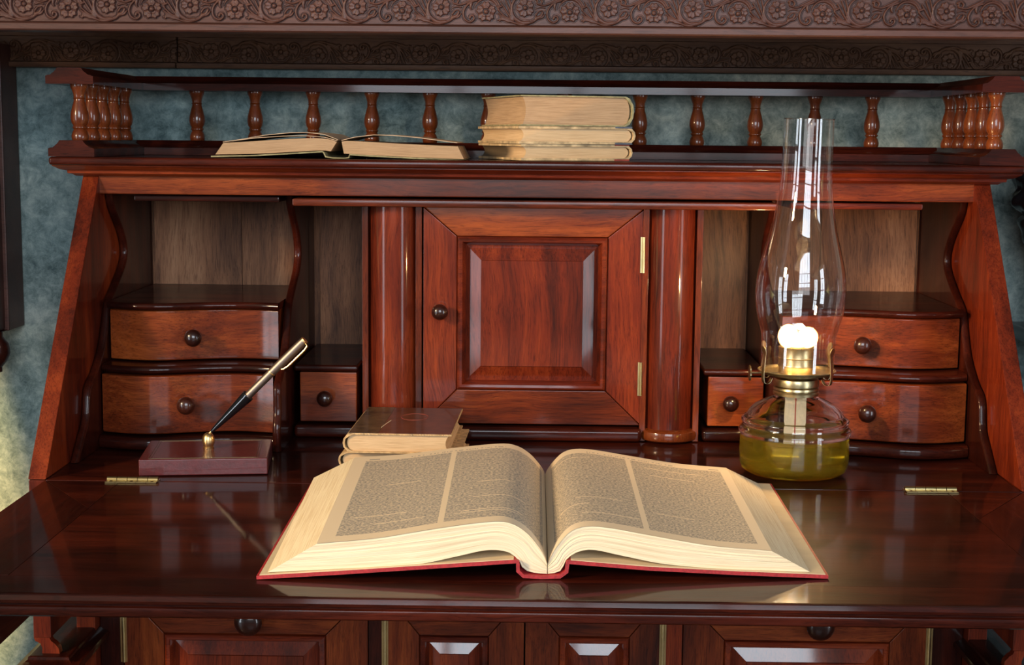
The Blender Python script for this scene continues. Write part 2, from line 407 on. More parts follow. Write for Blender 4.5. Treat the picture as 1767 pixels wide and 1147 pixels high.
# ------------------------------------------------------------------ carved canopy above the desk
PER = .0872
def carve_height(U, V):
    """relief height (0..1) of one repeat; U 0..1250, V 0..400 measured downward, in drawing units"""
    H = np.full(U.shape, 0.0)
    def bump(d, w, a): 
        k = np.clip(1-(d/w)**2, 0, 1); return a*np.sqrt(k)
    def put(h): np.maximum(H, h, out=H)
    def groove(d, w, a): 
        H[:] = H - a*np.clip(1-(d/w)**2, 0, 1)
    def seg(x0, y0, x1, y1):
        dx, dy = x1-x0, y1-y0; t = np.clip(((U-x0)*dx+(V-y0)*dy)/(dx*dx+dy*dy+1e-9), 0, 1)
        return np.hypot(U-x0-t*dx, V-y0-t*dy), t
    def stroke(pts, w0, w1, a=.75, n=5, wrap=True):
        pts = cr(pts, n)
        lo, hi = min(p[0] for p in pts), max(p[0] for p in pts)
        for sh in (-1250, 0, 1250):
            if hi+sh < -80 or lo+sh > 1330: continue
            L = len(pts)-1
            for i in range(L):
                d, t = seg(pts[i][0]+sh, pts[i][1], pts[i+1][0]+sh, pts[i+1][1])
                w = w0+(w1-w0)*((i+t)/L); put(bump(d, np.maximum(w, 2), a))
    def flower(cx, cy, R, lobes, inner, rot=0):
        dx, dy = U-cx, V-cy; r = np.hypot(dx, dy); a = np.arctan2(dx, -dy)+rot
        ph = np.abs(np.mod(a*lobes/(2*math.pi)+.5, 1)-.5)*2      # 0 at a petal's middle, 1 between petals
        edge = R*(1-.16*ph**3-.05*np.cos(ph*9))
        inside = (r < edge)
        petal = .62+.25*np.clip(r/R, 0, 1)-.5*np.clip((ph-.80)/.2, 0, 1)**1
        petal -= .12*np.clip(1-ph/.12, 0, 1)*(r > R*.5)
        h = np.where(inside, petal*np.clip((edge-r)/(R*.10), 0, 1)**.5, 0)
        near = r < R*1.16
        H[near & ~inside] = np.minimum(H[near & ~inside], 0.02)
        H[inside] = h[inside]
        if inner:
            e2 = R*.62*(1-.25*ph**2); i2 = r < e2
            H[i2] = np.maximum(H[i2], (.95-.45*np.clip((ph-.7)/.3, 0, 1))[i2]*np.clip((e2-r)/(R*.08), 0, 1)[i2]**.5)
        ring = (r < R*.34) & (r > R*.24); H[ring] = .1
        b = r < R*.25; H[b] = (1.0*np.sqrt(np.clip(1-(r/(R*.27))**2, 0, 1)))[b]
    # vines and scrolls
    arc = lambda cx, cy, R, a0, a1, n=9: [(cx+R*math.sin(math.radians(a)), cy-R*math.cos(math.radians(a))) for a in np.linspace(a0, a1, n)]
    stroke(arc(1240, 165, 205, 20, -195, 10), 12, 34, .8)
    stroke(arc(1240, 165, 205, -140, -215, 5), 34, 14, .8)
    stroke([(830, 330), (930, 330), (1060, 365), (1180, 395), (1330, 360), (1420, 300)], 12, 26, .7)
    stroke([(1410, 300), (1470, 270), (1500, 215)], 34, 18, .8); stroke([(1420, 300), (1490, 290), (1530, 240)], 20, 12, .7); stroke([(1400, 250), (1440, 200), (1490, 190)], 16, 10, .7)
    for k, (x, y) in enumerate(((800, 150), (870, 60), (930, 10), (990, -20), (820, 220), (860, 280))):
        stroke([(1060, 330), ((x+1060)/2+20, (y+330)/2+45), (x, y)], 26, 11, .85-.03*k)
    stroke(arc(665, 190, 172, -75, 65, 8), 16, 26, .75); stroke(arc(665, 190, 205, -50, 70, 7), 8, 16, .7)
    stroke([(880, 130), (830, 150), (815, 165), (850, 178)], 22, 16, .9)
    stroke([(520, 40), (420, 80), (345, 150), (315, 240), (345, 325), (420, 360), (475, 320), (465, 275), (425, 275), (415, 305)], 18, 20, .85)
    stroke([(150, 30), (200, 10), (240, 50), (215, 95), (165, 80), (170, 40)], 20, 14, .85)
    stroke([(170, 95), (280, 110), (400, 60), (520, 0)], 14, 24, .75)
    stroke([(430, 90), (425, 140), (440, 175)], 30, 8, .8)
    stroke([(860, 340), (880, 300), (910, 330)], 18, 10, .7)
    stroke([(150, 160), (220, 140), (280, 150)], 8, 14, .7)
    flower(655, 210, 148, 5, True)
    for sh in (0, -1250): flower(1240+sh, 150, 135, 5, False, .3)
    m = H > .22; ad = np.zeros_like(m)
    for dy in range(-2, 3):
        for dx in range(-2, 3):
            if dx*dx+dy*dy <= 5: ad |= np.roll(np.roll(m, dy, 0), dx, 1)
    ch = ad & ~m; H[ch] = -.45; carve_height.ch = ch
    H += .035*np.random.RandomState(3).rand(*U.shape)       # punched ground
    return H
def carve_tile(name, depth, nx=230, nz=82):
    us = np.linspace(0, 1250, nx+1); vs = np.linspace(-40, 405, nz+1)
    U, V = np.meshgrid(us, vs); H = carve_height(U, V); H[:, -1] = H[:, 0]
    s = PER/1250; X = (U*s).ravel(); Z = (-(V-405)*s).ravel(); Y = (-H*depth).ravel()
    me = bpy.data.meshes.new(name); nv = len(X); me.vertices.add(nv)
    me.vertices.foreach_set('co', np.stack([X, Y, Z], 1).astype(np.float32).ravel())
    idx = np.arange(nv).reshape(nz+1, nx+1)
    q = np.stack([idx[1:, :-1], idx[1:, 1:], idx[:-1, 1:], idx[:-1, :-1]], -1).reshape(-1, 4); nf = len(q); H2 = H.ravel()
    me.loops.add(nf*4); me.loops.foreach_set('vertex_index', q.ravel().astype(np.int32))
    me.polygons.add(nf); me.polygons.foreach_set('loop_start', (np.arange(nf)*4).astype(np.int32)); me.polygons.foreach_set('loop_total', np.full(nf, 4, np.int32))
    me.update(); me.polygons.foreach_set('use_smooth', [True]*nf)
    a = me.attributes.new('channel_tone', 'FLOAT', 'POINT'); a.data.foreach_set('value', np.clip(-H2/.4, 0, 1).astype(np.float32))
    return me
HT = 445*PER/1250
can = root('carved_canopy', (0, .30, .10), 'dark carved wooden canopy with flower and scroll frieze above the writing desk', 'canopy')
CO = ORG[can.name]
tile_f = carve_tile('carved_frieze', .0030); tile_f.materials.append(M['carved'])
tile_b = carve_tile('carved_frieze_rear', .0026); tile_b.materials.append(M['carved_back'])
def carved(me, x0, y, z0, n, flip=False):
    o = bpy.data.objects.new('carved_frieze', me); COL.objects.link(o); o.parent = can
    if flip:
        o.rotation_euler = (0, math.pi, 0); o.scale = (1, -1, 1) if False else (1, 1, 1)
        o.location = (x0+n*PER-CO.x, y-CO.y, z0+HT-CO.z)
    else: o.location = (x0-CO.x, y-CO.y, z0-CO.z)
    a = o.modifiers.new('repeat', 'ARRAY'); a.count = n; a.use_relative_offset = False; a.use_constant_offset = True; a.constant_offset_displace = (PER, 0, 0)
    return o
o = carved(tile_f, -.0985-PER*6, .1405, .4565, 14); o['label'] = 'front board with carved roses and scrolls'
fb = build('front_board', box(-.72, .76, .1412, .160, .448, .51, .001), 'carved', can)
build('front_lip', prism([(.128, .4465), (.126, .4480), (.126, .4535), (.130, .4560), (.160, .4565), (.160, .4465)], 'x', -.72, .76), 'carved', can)
build('canopy_top', box(-.72, .76, .14, .468, .505, .515), 'carved', can)
# rear board against the wall, in two lengths with a seam between them
o = carved(tile_b, -.4480-PER*4, .4475, .4300-.0035, 4, True); o['label'] = 'warmer brown rear length left of the seam'
carved(tile_b, -.4480+.0005, .4505, .4300-.0035, 14, True)
build('rear_board', box(-.80, -.4495, .4482, .469, .424, .50, .001), 'carved_back', can)
build('rear_board', box(-.4480, .80, .4512, .469, .424, .50, .001), 'carved_back', can)
build('rear_lip', prism([(.441, .4225), (.440, .424), (.440, .4285), (.445, .4300), (.469, .4300), (.469, .4225)], 'x', -.80, -.4495), 'carved_back', can)
build('rear_lip', prism([(.444, .4225), (.443, .424), (.443, .4285), (.448, .4300), (.469, .4300), (.469, .4225)], 'x', -.4480, .80), 'carved_back', can)
build('rear_fillet', box(-.80, .80, .446, .469, .4605, .468, .001), 'carved_back', can)
# side board coming down the wall on the left, with a small turned finial below it
pb = N()
for (xa, xb, ya, yb, zb) in ((-.73, -.6620, .14, .468, .0960), (-.73, -.6570, .41, .468, .0940), (-.73, -.6600, .24, .30, .0955)):
    box(xa, xb, ya, yb, zb, .45, .002, bm=pb)
build('side_board', pb, 'carved', can)
build('finial', lathe([(0, -.052), (.004, -.050), (.004, -.044), (.011, -.036), (.015, -.026), (.013, -.014), (.006, -.006), (.006, 0), (.012, .002)], (-.668, .40, .094), 20), 'knob', can)

# ------------------------------------------------------------------ the secretary desk
D = root('secretary_desk', (0, .22, -DZ), 'polished reddish mahogany secretary desk with fold-down lid, drawers and spindle gallery', 'desk')
XO, XI = .5, .482
def part(name, bm, mat, parent=None, label=None, smooth=35, kind=None): return build(name, bm, mat, parent or D, label, smooth, kind=kind)
# sides with the slanted front edge
for s in (-1, 1):
    a, b = sorted((s*XO, s*XI))
    part('side_panel', prism([(0, 0), (.213, .2965), (.44, .2965), (.44, 0)], 'x', a, b, .0012), 'red_z')
    part('side_panel', prism([(.002, -.163), (.002, -.001), (.44, -.001), (.44, -.163)], 'x', a, b, .001), 'red_z')
part('back_panel', box(-XI, XI, .405, .413, 0, .2965), 'back')
for k, (xa, xb) in enumerate(((-.470, -.362), (-.361, -.279), (-.265, -.197), (.197, .262), (.276, .352), (.353, .470))):
    part('back_board', box(xa, xb, .4025-.0008*(k % 2), .4048, .001, .2950, .0006), 'back')
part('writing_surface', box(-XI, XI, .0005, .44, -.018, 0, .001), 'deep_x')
# top frieze, cornice, shelf
part('top_rail', box(-XI-.016, XI+.016, .212, .226, .2745, .2968, .0015), 'warm_x')
CORN = [(0, .2945), (.006, .2945), (.009, .2965), (.013, .2975), (.0135, .3005), (.019, .3015), (.026, .3055), (.026, .3065), (0, .3065)]
part('cornice_moulding', sweep([(-.5, .44), (-.5, .212), (.5, .212), (.5, .44)], CORN, False, flip=-1), 'red_x')
part('top_shelf', prism([(-.5275, .178), (.5275, .178), (.5275, .44), (-.5275, .44)], 'z', .3065, .3155, .0032, seg=3), 'deep_x')
# gallery
RAIL = [(-.025, 0), (.025, 0), (.025, .0085), (.0225, .0095), (.020, .0098), (.015, .0140), (.0125, .0175), (-.0125, .0175), (-.015, .0140), (-.020, .0098), (-.0225, .0095), (-.025, .0085)]
gp = [(-.502, .178), (-.502, .415), (.502, .415), (.502, .178)]
part('gallery_rail', sweep(gp, RAIL, False, base=.3158), 'deep_x')
part('gallery_rail', sweep(gp, [(o*1.03, w*.98) for o, w in RAIL], False, base=.3935), 'deep_x')
BP = [(0, 0), (.0083, 0), (.0092, .0025), (.0093, .0055), (.0078, .0100), (.0066, .0118), (.0069, .0128), (.0080, .0140), (.0080, .0148), (.0070, .0158), (.0072, .0168), (.0088, .0195), (.0098, .0245), (.0094, .0300), (.0076, .0375), (.0060, .0430), (.0058, .0452), (.0066, .0460), (.0058, .0470), (.0062, .0510), (.0078, .0555), (.0090, .0580), (.0094, .0600), (.0092, .0615), (0, .0615)]
BP = [(r, h*.0607/.0615) for r, h in BP]
bal = part('baluster', lathe(BP, (0, .22, -DZ), 28), 'turned')
spots = [(sx, y) for sx in (-.497, .497) for y in (.196, .240, .284, .330, .378)]
spots += [(x, .415) for x in (-.4172, -.3454, -.2736, -.2013, -.1297, -.0580, .0350, .1281, .1986, .2697, .3422, .4125)]
for i, (x, y) in enumerate(spots):
    b_ = bal if i == 0 else bal.copy()
    if i: COL.objects.link(b_); b_.parent = D
    b_.location = (x, y-.22, .3330+DZ); b_.rotation_euler = (0, 0, i*1.3)
# recessed head boards under the top rail
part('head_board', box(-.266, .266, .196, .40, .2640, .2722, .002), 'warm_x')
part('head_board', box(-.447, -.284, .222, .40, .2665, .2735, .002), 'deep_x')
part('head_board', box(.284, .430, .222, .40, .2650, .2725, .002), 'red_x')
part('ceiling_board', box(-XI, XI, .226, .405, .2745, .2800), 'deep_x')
# serpentine dividers
PO = [(.2277, .2742), (.2379, .2569), (.2713, .2287), (.2842, .2078), (.2753, .1916), (.242, .1713), (.2124, .1547), (.1988, .1303), (.1831, .1064), (.1547, .085), (.1277, .0704), (.1187, .0406), (.1028, .0249), (.0748, .0005)]
PI_ = [(.2400, .2742), (.2500, .2569), (.2860, .2287), (.2980, .2060), (.2880, .1880), (.252, .1680), (.2250, .1500), (.2120, .1280), (.1960, .1040), (.1680, .085), (.1480, .0704), (.1470, .0450), (.1400, .0249), (.1430, .0005)]
def divider(x0, x1, pr):
    c = cr(pr, 5); poly = c + [(.402, .0005), (.402, .2742)]
    t = prism(poly, 'x', x0, x1)
    front = [e for e in t.edges if len(e.link_faces) == 2 and all((v.co.y < .36) for v in e.verts) and abs(e.verts[0].co.x-e.verts[1].co.x) < 1e-6]
    bev(t, front, .0032, 3)
    return part('divider', t, 'deep_z')
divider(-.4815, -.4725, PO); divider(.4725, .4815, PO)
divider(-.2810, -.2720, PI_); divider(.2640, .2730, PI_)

# serpentine drawer fronts and shelves
def serp(x0, x1, y, A, mirror, n=28, ov=0):
    pts = []
    for i in range(n+1):
        u = i/n; x = x0+(x1-x0)*u; uu = 1-u if mirror else u
        pts.append((x, y - A*math.sin(2*math.pi*(uu*.97+.0)) * (1.0 if uu < .5 else .75) - ov))
    return pts
def serp_slab(x0, x1, y, A, mirror, z0, z1, back, b, ov=0):
    pts = serp(x0, x1, y, A, mirror, ov=ov) + [(x1, back), (x0, back)]
    t = prism(pts, 'z', z0, z1)
    es = [e for e in t.edges if len(e.link_faces) == 2 and abs(e.verts[0].co.z-e.verts[1].co.z) < 1e-6 and max(v.co.y for v in e.verts) < back-.001]
    bev(t, es, b, 3); return t
def knob(cx, y, cz, r, parent, scale=1):
    pr = [(0, -.020), (r*.55, -.0195), (r*.86, -.0172), (r, -.0135), (r*.96, -.0100), (r*.72, -.0072), (r*.48, -.0052), (r*.46, -.0030), (r*.62, -.0012), (r*.66, .0005)]
    return part('knob', lathe([(a, h*scale) for a, h in pr], (cx, y, cz), 24, 'y'), 'knob', parent)
A_ = .013
for s in (-1, 1):
    mir = s > 0
    x0, x1 = ((-.4715, -.2825) if s < 0 else (.2745, .4715))
    # tiers: base moulding, lower drawer, middle board, upper drawer, top board
    part('base_moulding', serp_slab(x0, x1, .158, A_, mir, .0008, .0145, .40, .005, .008), 'deep_x')
    dr = part('drawer', serp_slab(x0+.0012, x1-.0012, .163, A_, mir, .0165, .0805, .39, .0018), 'warm_x')
    cx = -.3760 if s < 0 else .3610
    knob(cx, .161, .0490, .0098, dr)
    part('shelf_board', serp_slab(x0, x1, .180, A_, mir, .0822, .0905, .40, .0038, .014), 'deep_x')
    dr = part('drawer', serp_slab(x0+.0012, x1-.0012, .201, A_, mir, .0920, .1478, .39, .0018), 'warm_x')
    knob(cx+.0005, .1990, .1180, .0098, dr)
    part('shelf_board', serp_slab(x0, x1, .198, A_, mir, .1490, .1565, .4015, .0035, .006), 'deep_x')
    # narrow compartment
    xa, xb = ((-.2705, -.1975) if s < 0 else (.1925, .2635))
    dr = part('drawer', box(xa+.006, xb-.002, .2300, .39, .0178, .0750, .0016), 'warm_x')
    knob((xa+xb)/2+(-.0005 if s < 0 else -.0050), .229, .0465 if s < 0 else .046, .0092, dr)
    part('shelf_board', box(xa, xb, .224, .4015, .0765, .0838, .0030, seg=3), 'deep_x')
    part('base_moulding', box(xa, xb, .222, .40, .0008, .0150, .0045, seg=3), 'deep_x')
    # pilaster with a ring foot, and its flanking strips
    pc = -.1590 if s < 0 else .1545
    t = lathe([(0, .0150), (.0275, .0150), (.0275, .2640), (0, .2640)], (pc, .2405, 0), 40)
    part('pilaster', t, 'pil')if False else part('pilaster', t, 'red_z')
    part('pilaster_foot', lathe([(0, .0005), (.030, .0005), (.0345, .0035), (.0358, .0080), (.0345, .0125), (.0300, .0155), (0, .0157)], (pc, .2405, 0), 40), 'turned')
    for q in (-1, 1):
        w = .0048
        part('pilaster_strip', box(pc+q*.0300-w/2-.001, pc+q*.0300+w/2+.001, .2235, .40, .001, .2638, .0006), 'warm_z')
part('base_moulding', box(-.126, .1235, .214, .40, .0008, .0160, .0050, seg=3), 'deep_x')

# framed doors with raised panels
def framed_door(x0, x1, z0, z1, y, m0, m1, mz0, mz1, hinges, knobpos, kr, bw=.0135, bevel_h=.0065, mats=('warm_x', 'red_z'), depth=.018, slope=.018, hbrass='brass', panel='gloss_z'):
    """x0..z1 outer frame; m0,m1,mz0,mz1 the opening; the raised panel is the door mesh itself, everything else its pieces"""
    ins = .0095
    px0, px1, pz0, pz1 = m0+ins, m1-ins, mz0+ins, mz1-ins
    bm = N()
    ringdef = [(0, .0085), (slope, .0085-bevel_h), (slope+.0004, .0085-bevel_h-.0016)]
    rr = []
    for off, dy in ringdef:
        rr.append([bm.verts.new((px0+off, y+dy, pz0+off)), bm.verts.new((px1-off, y+dy, pz0+off)), bm.verts.new((px1-off, y+dy, pz1-off)), bm.verts.new((px0+off, y+dy, pz1-off))])
    outer = [bm.verts.new((a, y+.016, b)) for a, b in ((px0, pz0), (px1, pz0), (px1, pz1), (px0, pz1))]
    seq = [outer] + rr
    for A, B in zip(seq, seq[1:]):
        for i in range(4): bm.faces.new((A[i], A[(i+1) % 4], B[(i+1) % 4], B[i]))
    bm.faces.new(rr[-1]); bm.faces.new(outer[::-1])
    door = part('door', bm, panel, smooth=0)
    g = .0003
    part('rail', prism([(x0+g, z1), (x1-g, z1), (m1-g, mz1), (m0+g, mz1)], 'y', y, y+depth, .0012), mats[0], door)
    part('rail', prism([(x0+g, z0), (m0+g, mz0), (m1-g, mz0), (x1-g, z0)], 'y', y, y+depth, .0012), mats[0], door)
    part('stile', prism([(x0, z0+g), (x0, z1-g), (m0, mz1-g), (m0, mz0+g)], 'y', y, y+depth, .0012), mats[1], door)
    part('stile', prism([(x1, z0+g), (m1, mz0+g), (m1, mz1-g), (x1, z1-g)], 'y', y, y+depth, .0012), mats[1], door)
    mp = [(0, y+.001), (.0012, y-.0022), (.0035, y-.0036), (.0062, y-.0026), (.0080, y+.0010), (ins+.0010, y+.0100), (0, y+.0100)]
    part('moulding', sweep([(m0, mz0), (m1, mz0), (m1, mz1), (m0, mz1)], mp, True, plane='xz', flip=1), 'red_x', door)
    if knobpos: knob(knobpos[0], y-.0005, knobpos[1], kr, door)
    for (hx, hz, hh) in hinges:
        t = lathe([(0, 0), (.0017, 0), (.0017, hh), (0, hh)], (hx, y-.0012, hz), 12)
        box(hx-.0035, hx+.0035, y-.0012, y+.001, hz, hz+hh, bm=t)
        for k in range(1, 5): lathe([(.0019, 0), (.0019, .0004)], (hx, y-.0012, hz+hh*k/5), 12, bm=t)
        part('hinge', t, hbrass, door)
    return door
framed_door(-.1240, .1225, .0185, .2635, .225, -.0862, .0822, .0575, .2312, [(.1222, .1920, .0400), (.1218, .0530, .0380)], (-.1046, .1468), .0092, slope=.0175, panel='red_z')

# lid, folded down
LE = [(-.3685, 0), (-.3710, -.0012), (-.3725, -.0045), (-.3718, -.0070), (-.3690, -.0082), (-.3690, -.0092), (-.3715, -.0100), (-.3722, -.0125), (-.3712, -.0165), (-.3690, -.0180)]
lidp = [(-.003, -.018), (-.003, 0)] + [(-.3245, 0)]
lid = root_lid = part('lid', prism([(-.4065, -.0035), (.4065, -.0035), (.4065, -.3245), (-.4065, -.3245)], 'z', -.016, 0), 'deep_x')
part('front_rail', prism([(-.3248, 0)] + LE + [(-.3248, -.0180)], 'x', -XI, XI), 'deep_x', lid)
for s in (-1, 1):
    xs = lambda v: s*v
    poly = [(xs(.482), -.0035), (xs(.4068), -.1120) , (xs(.4068), -.3244), (xs(.482), -.3244)]
    part('cleat', prism(poly, 'z', -.0165, .0002, .0004), 'deep_y', lid, 'darker side cleat with grain running front to back')
    part('corner_piece', prism([(xs(.4810), -.0035), (xs(.4070), -.0035), (xs(.4070), -.1112)], 'z', -.0165, .0001, .0003), 'deep_x', lid)
for (xa, xb) in ((-.4203, -.3694), (.3663, .4172)):
    t = N(); k = 5; w = (xb-xa)/k
    for i in range(k):
        lathe([(0, .0003), (.0029, .0003), (.0029, w-.0003), (0, w-.0003)], (xa+i*w, -.0012, .0018), 12, 'x', bm=t)
        box(xa+i*w+.0002, xa+(i+1)*w-.0002, -.0110, -.001, .0004, .0014, bm=t)
    box(xa, xb, 0, .0060, .0001, .0009, bm=t)
    h = part('lid_hinge', t, 'brass')
    for i in (0, 2, 4):
        part('screw', lathe([(0, .0017), (.0012, .0015), (.0018, .0010)], (xa+(i+.5)*w, -.0072, .0004), 10), 'oldbrass', h)

# lopers that carry the lid
for s in (-1, 1):
    a, b = sorted((s*.478, s*.492))
    part('support_arm', box(a, b, -.330, .06, -.1175, -.0195, .0015), 'deep_y')
# lower case
part('apron', box(-XI, XI, .006, .020, -.130, -.0185), 'deep_x')
part('case_floor', box(-XI, XI, .006, .43, -.1400, -.1300), 'deep_x')
YF = .100
def stile(xa, xb, mat='red_z', y=YF+.001): part('case_stile', box(xa, xb, y, y+.02, -.735, -.1405, .001), mat)
stile(-.482, -.4620, 'red_z', .085); stile(-.4615, -.4370, 'deep_z'); stile(-.1728, -.1562, 'deep_z'); stile(.1420+.0008, .1628, 'red_z'); stile(.4262, .4615, 'deep_z'); stile(.462, .482, 'red_z', .085)
part('case_back', box(-XI, XI, .40, .42, -.735, -.14), 'deep_z')
part('case_bottom', box(-XI, XI, .09, .42, -.755, -.735), 'deep_x')
for s in (-1, 1):
    a, b = sorted((s*.482, s*.470)); part('case_side', box(a, b, .105, .42, -.735, -.14), 'deep_z')
framed_door(-.4362, -.1736, -.730, -.1430, YF, -.3926, -.2189, -.685, -.1898, [(-.4358, -.222, .062)], (-.2995, -.1725), .0148, slope=.0150, bevel_h=.0047, mats=('warm_x', 'warm_z'))
framed_door(-.1554, -.0064, -.730, -.1430, YF, -.1182, -.0443, -.685, -.1885, [(-.1552, -.230, .060)], None, 0, slope=.0120, bevel_h=.0038, mats=('warm_x', 'warm_z'))
framed_door(-.0050, .1420, -.730, -.1430, YF, .0313, .1062, -.685, -.1875, [(.1418, -.230, .060)], None, 0, slope=.0125, bevel_h=.0039, mats=('warm_x', 'warm_z'))
framed_door(.1636, .4256, -.730, -.1430, YF, .2076, .3834, -.685, -.1893, [(.4252, -.226, .060)], (.3070, -.1690), .0148, slope=.0150, bevel_h=.0047, mats=('warm_x', 'warm_z'))
# front corner posts with stepped square capitals
for s in (-1, 1):
    m = lambda v: s*v
    c = cr([(.4975, -.163), (.4965, -.1665), (.488, -.170), (.4860, -.1760), (.4870, -.1800)], 4)
    ci = [(.471, -.1800), (.4700, -.1760), (.4720, -.170), (.4810, -.1665), (.482, -.163)]
    poly = [(m(a), b) for a, b in c + ci]
    part('bracket', prism([(m(a), b) for a, b in [(.500, -.163), (.4985, -.1665), (.4935, -.169), (.4915, -.174), (.4920, -.1800), (.4740, -.1800), (.4750, -.174), (.4790, -.169), (.4825, -.1665), (.484, -.163)]], 'y', .0025, .012), 'red_z')
    CAP = [(.0, 0), (.0100, 0), (.0115, -.001), (.0120, -.0035), (.0160, -.0065), (.0215, -.0080), (.0225, -.0095), (.0225, -.0135), (.0, -.0135)]
    rect = [(m(.4740), .006), (m(.4920), .006), (m(.4920), .118), (m(.4740), .118)]
    part('post_capital', sweep(rect, CAP, True, flip=-1 if s > 0 else 1, base=-.1795) if False else sweep(rect if s > 0 else rect[::-1], CAP, True, flip=-1, base=-.1795), 'deep_y')
    a, b = sorted((m(.4740), m(.4920)))
    part('post', box(a, b, .006, .118, -.755, -.1795), 'deep_z')
    part('post_face', box(a-.004, b+.004, -.002, .004, -.755, -.196, .001), 'red_z')

# ------------------------------------------------------------------ books
def uvgrid(bm, rows, uvf):
    """rows of points -> quad grid with uv"""
    uv = bm.loops.layers.uv.verify(); V = [[bm.verts.new(p) for p in r] for r in rows]
    for i in range(len(V)-1):
        for j in range(len(V[0])-1):
            f = bm.faces.new((V[i][j], V[i][j+1], V[i+1][j+1], V[i+1][j]))
            for l, (a, b) in zip(f.loops, ((i, j), (i, j+1), (i+1, j+1), (i+1, j))): l[uv].uv = uvf(a/(len(V)-1), b/(len(V[0])-1))
def resample(pts, n):
    c = np.array(cr(pts, 12)); d = np.r_[0, np.cumsum(np.hypot(*np.diff(c, axis=0).T))]; s = np.linspace(0, d[-1], n)
    return [(float(np.interp(k, d, c[:, 0])), float(np.interp(k, d, c[:, 1]))) for k in s]
def block(parent, T, B, yf, yb, xs, zs, matedge, matpage, pagename, flipu=False, layers=22, ns=44, ylo=None):
    """page block between a top and a bottom curve (fore edge first, gutter last); yf(x) front, yb back"""
    T = resample(T, ns); B = resample(B, ns); rnd = random.Random(11)
    jit = [rnd.uniform(-1, 1)*.00035 for _ in range(layers+1)]
    def P(i, w, back, extra=0):
        x = B[i][0]*(1-w)+T[i][0]*w; z = B[i][1]*(1-w)+T[i][1]*w
        if back: return (x*xs, yb, z*zs + (z0_)*(1-zs))
        return (x, yf(x)+extra, z)
    z0_ = min(b[1] for b in B)
    bm = N()
    uvgrid(bm, [[P(i, w/layers, False, jit[w]) for i in range(ns)] for w in range(layers+1)], lambda a, b: (b, a))
    uvgrid(bm, [[P(i, w/layers, True) for i in range(ns)] for w in range(layers+1)], lambda a, b: (b, a))
    ny = 10
    def lerp(p, q, t): return tuple(p[k]*(1-t)+q[k]*t for k in range(3))
    uvgrid(bm, [[lerp(P(0, w/layers, False, jit[w]), P(0, w/layers, True), t/ny) for t in range(ny+1)] for w in range(layers+1)], lambda a, b: (b*1.4, a))
    uvgrid(bm, [[lerp(P(i, 0, False), P(i, 0, True), t/ny) for t in range(ny+1)] for i in range(ns)], lambda a, b: (b, .02))
    uvgrid(bm, [[lerp(P(ns-1, w/layers, False, jit[w]), P(ns-1, w/layers, True), t/ny) for t in range(ny+1)] for w in range(layers+1)], lambda a, b: (b, a))
    bmesh.ops.remove_doubles(bm, verts=bm.verts, dist=2e-5)
    bk = build('page_block', bm, matedge, parent, smooth=40)
    bm = N()                       # the open page itself, a sheet lying on the block
    e = .0004
    uvgrid(bm, [[tuple(np.array(lerp(P(i, 1, False, -e*2), P(i, 1, True), t/24)) + np.array((0, 0, e))) for t in range(25)] for i in range(ns)], (lambda a, b: (1-a, b)) if flipu else (lambda a, b: (a, b)))
    build('printed_page' if 'page_' in matpage else 'page', bm, matpage, bk if False else parent, pagename, smooth=60)
    return bk
def ribbon(name, pts, th, yf, yb, mat, parent, xs=1, y_in=0, zmin=.0004):
    """a bent board: polyline in x,z given thickness below, running from front to back"""
    bm = N(); n = len(pts); rows = []
    nor = []
    for i in range(n):
        a = Vector(pts[max(i-1, 0)]); b = Vector(pts[min(i+1, n-1)]); d = (b-a).normalized(); nor.append(Vector((-d.y, d.x)))
    def ring(back):
        top = [Vector(p) for p in pts]; bot = [Vector(p)-nor[i]*th for i, p in enumerate(pts)]
        return [((q.x*xs, yb-y_in, max(q.y, zmin)) if back else (q.x, yf(q.x)+y_in, max(q.y, zmin))) for q in top + bot[::-1]]
    A = [bm.verts.new(p) for p in ring(False)]; Bk = [bm.verts.new(p) for p in ring(True)]
    k = len(A)
    for i in range(k): bm.faces.new((A[i], A[(i+1) % k], Bk[(i+1) % k], Bk[i]))
    for i in range(n-1):
        for R in (A, Bk): bm.faces.new((R[i], R[i+1], R[k-2-i], R[k-1-i]))
    return build(name, bm, mat, parent, smooth=40)
bb = root('open_book', (.008, -.16, 0), 'large open thick book with red cloth covers and two printed pages on the lid', 'book')
yf = lambda x: -.324 + .050*(x+.21)
TL = [(-.1667, .0275), (-.1203, .0318), (-.0709, .0400), (-.0306, .0450), (-.0150, .0430), (-.0030, .0350), (.0060, .0240), (.0104, .0165), (.0121, .0115)]
BL = [(-.2048, .0048), (-.1500, .0075), (-.0911, .0110), (-.0600, .0170), (-.0360, .0222), (-.0190, .0210), (-.0100, .0140), (-.0060, .0070), (.0030, .0040), (.0121, .0034)]
TR = [(.1880, .0215), (.1400, .0258), (.0930, .0340), (.0600, .0400), (.0420, .0410), (.0300, .0370), (.0205, .0265), (.0150, .0175), (.0127, .0115)]
BR = [(.2190, .0045), (.1500, .0072), (.1050, .0110), (.0720, .0175), (.0480, .0225), (.0350, .0205), (.0265, .0140), (.0240, .0070), (.0190, .0042), (.0127, .0034)]
block(bb, TL, BL, yf, .004, 1.055, .90, 'pagesedge', 'page_l', 'left page set in two grey columns of tiny print')
block(bb, TR, BR, yf, .004, 1.020, .88, 'pagesedge', 'page_r', 'right page set in two grey columns of tiny print', flipu=True)
cov = [(-.2126, .0032), (-.15, .0068), (-.08, .0114), (-.0125, .0158), (-.0095, .0145), (-.0092, .0070), (-.0060, .0040), (.0080, .0026), (.0220, .0036), (.0260, .0065), (.0268, .0142), (.0295, .0152), (.09, .0100), (.16, .0062), (.2327, .0032)]
yfc = lambda x: yf(x) - .0045
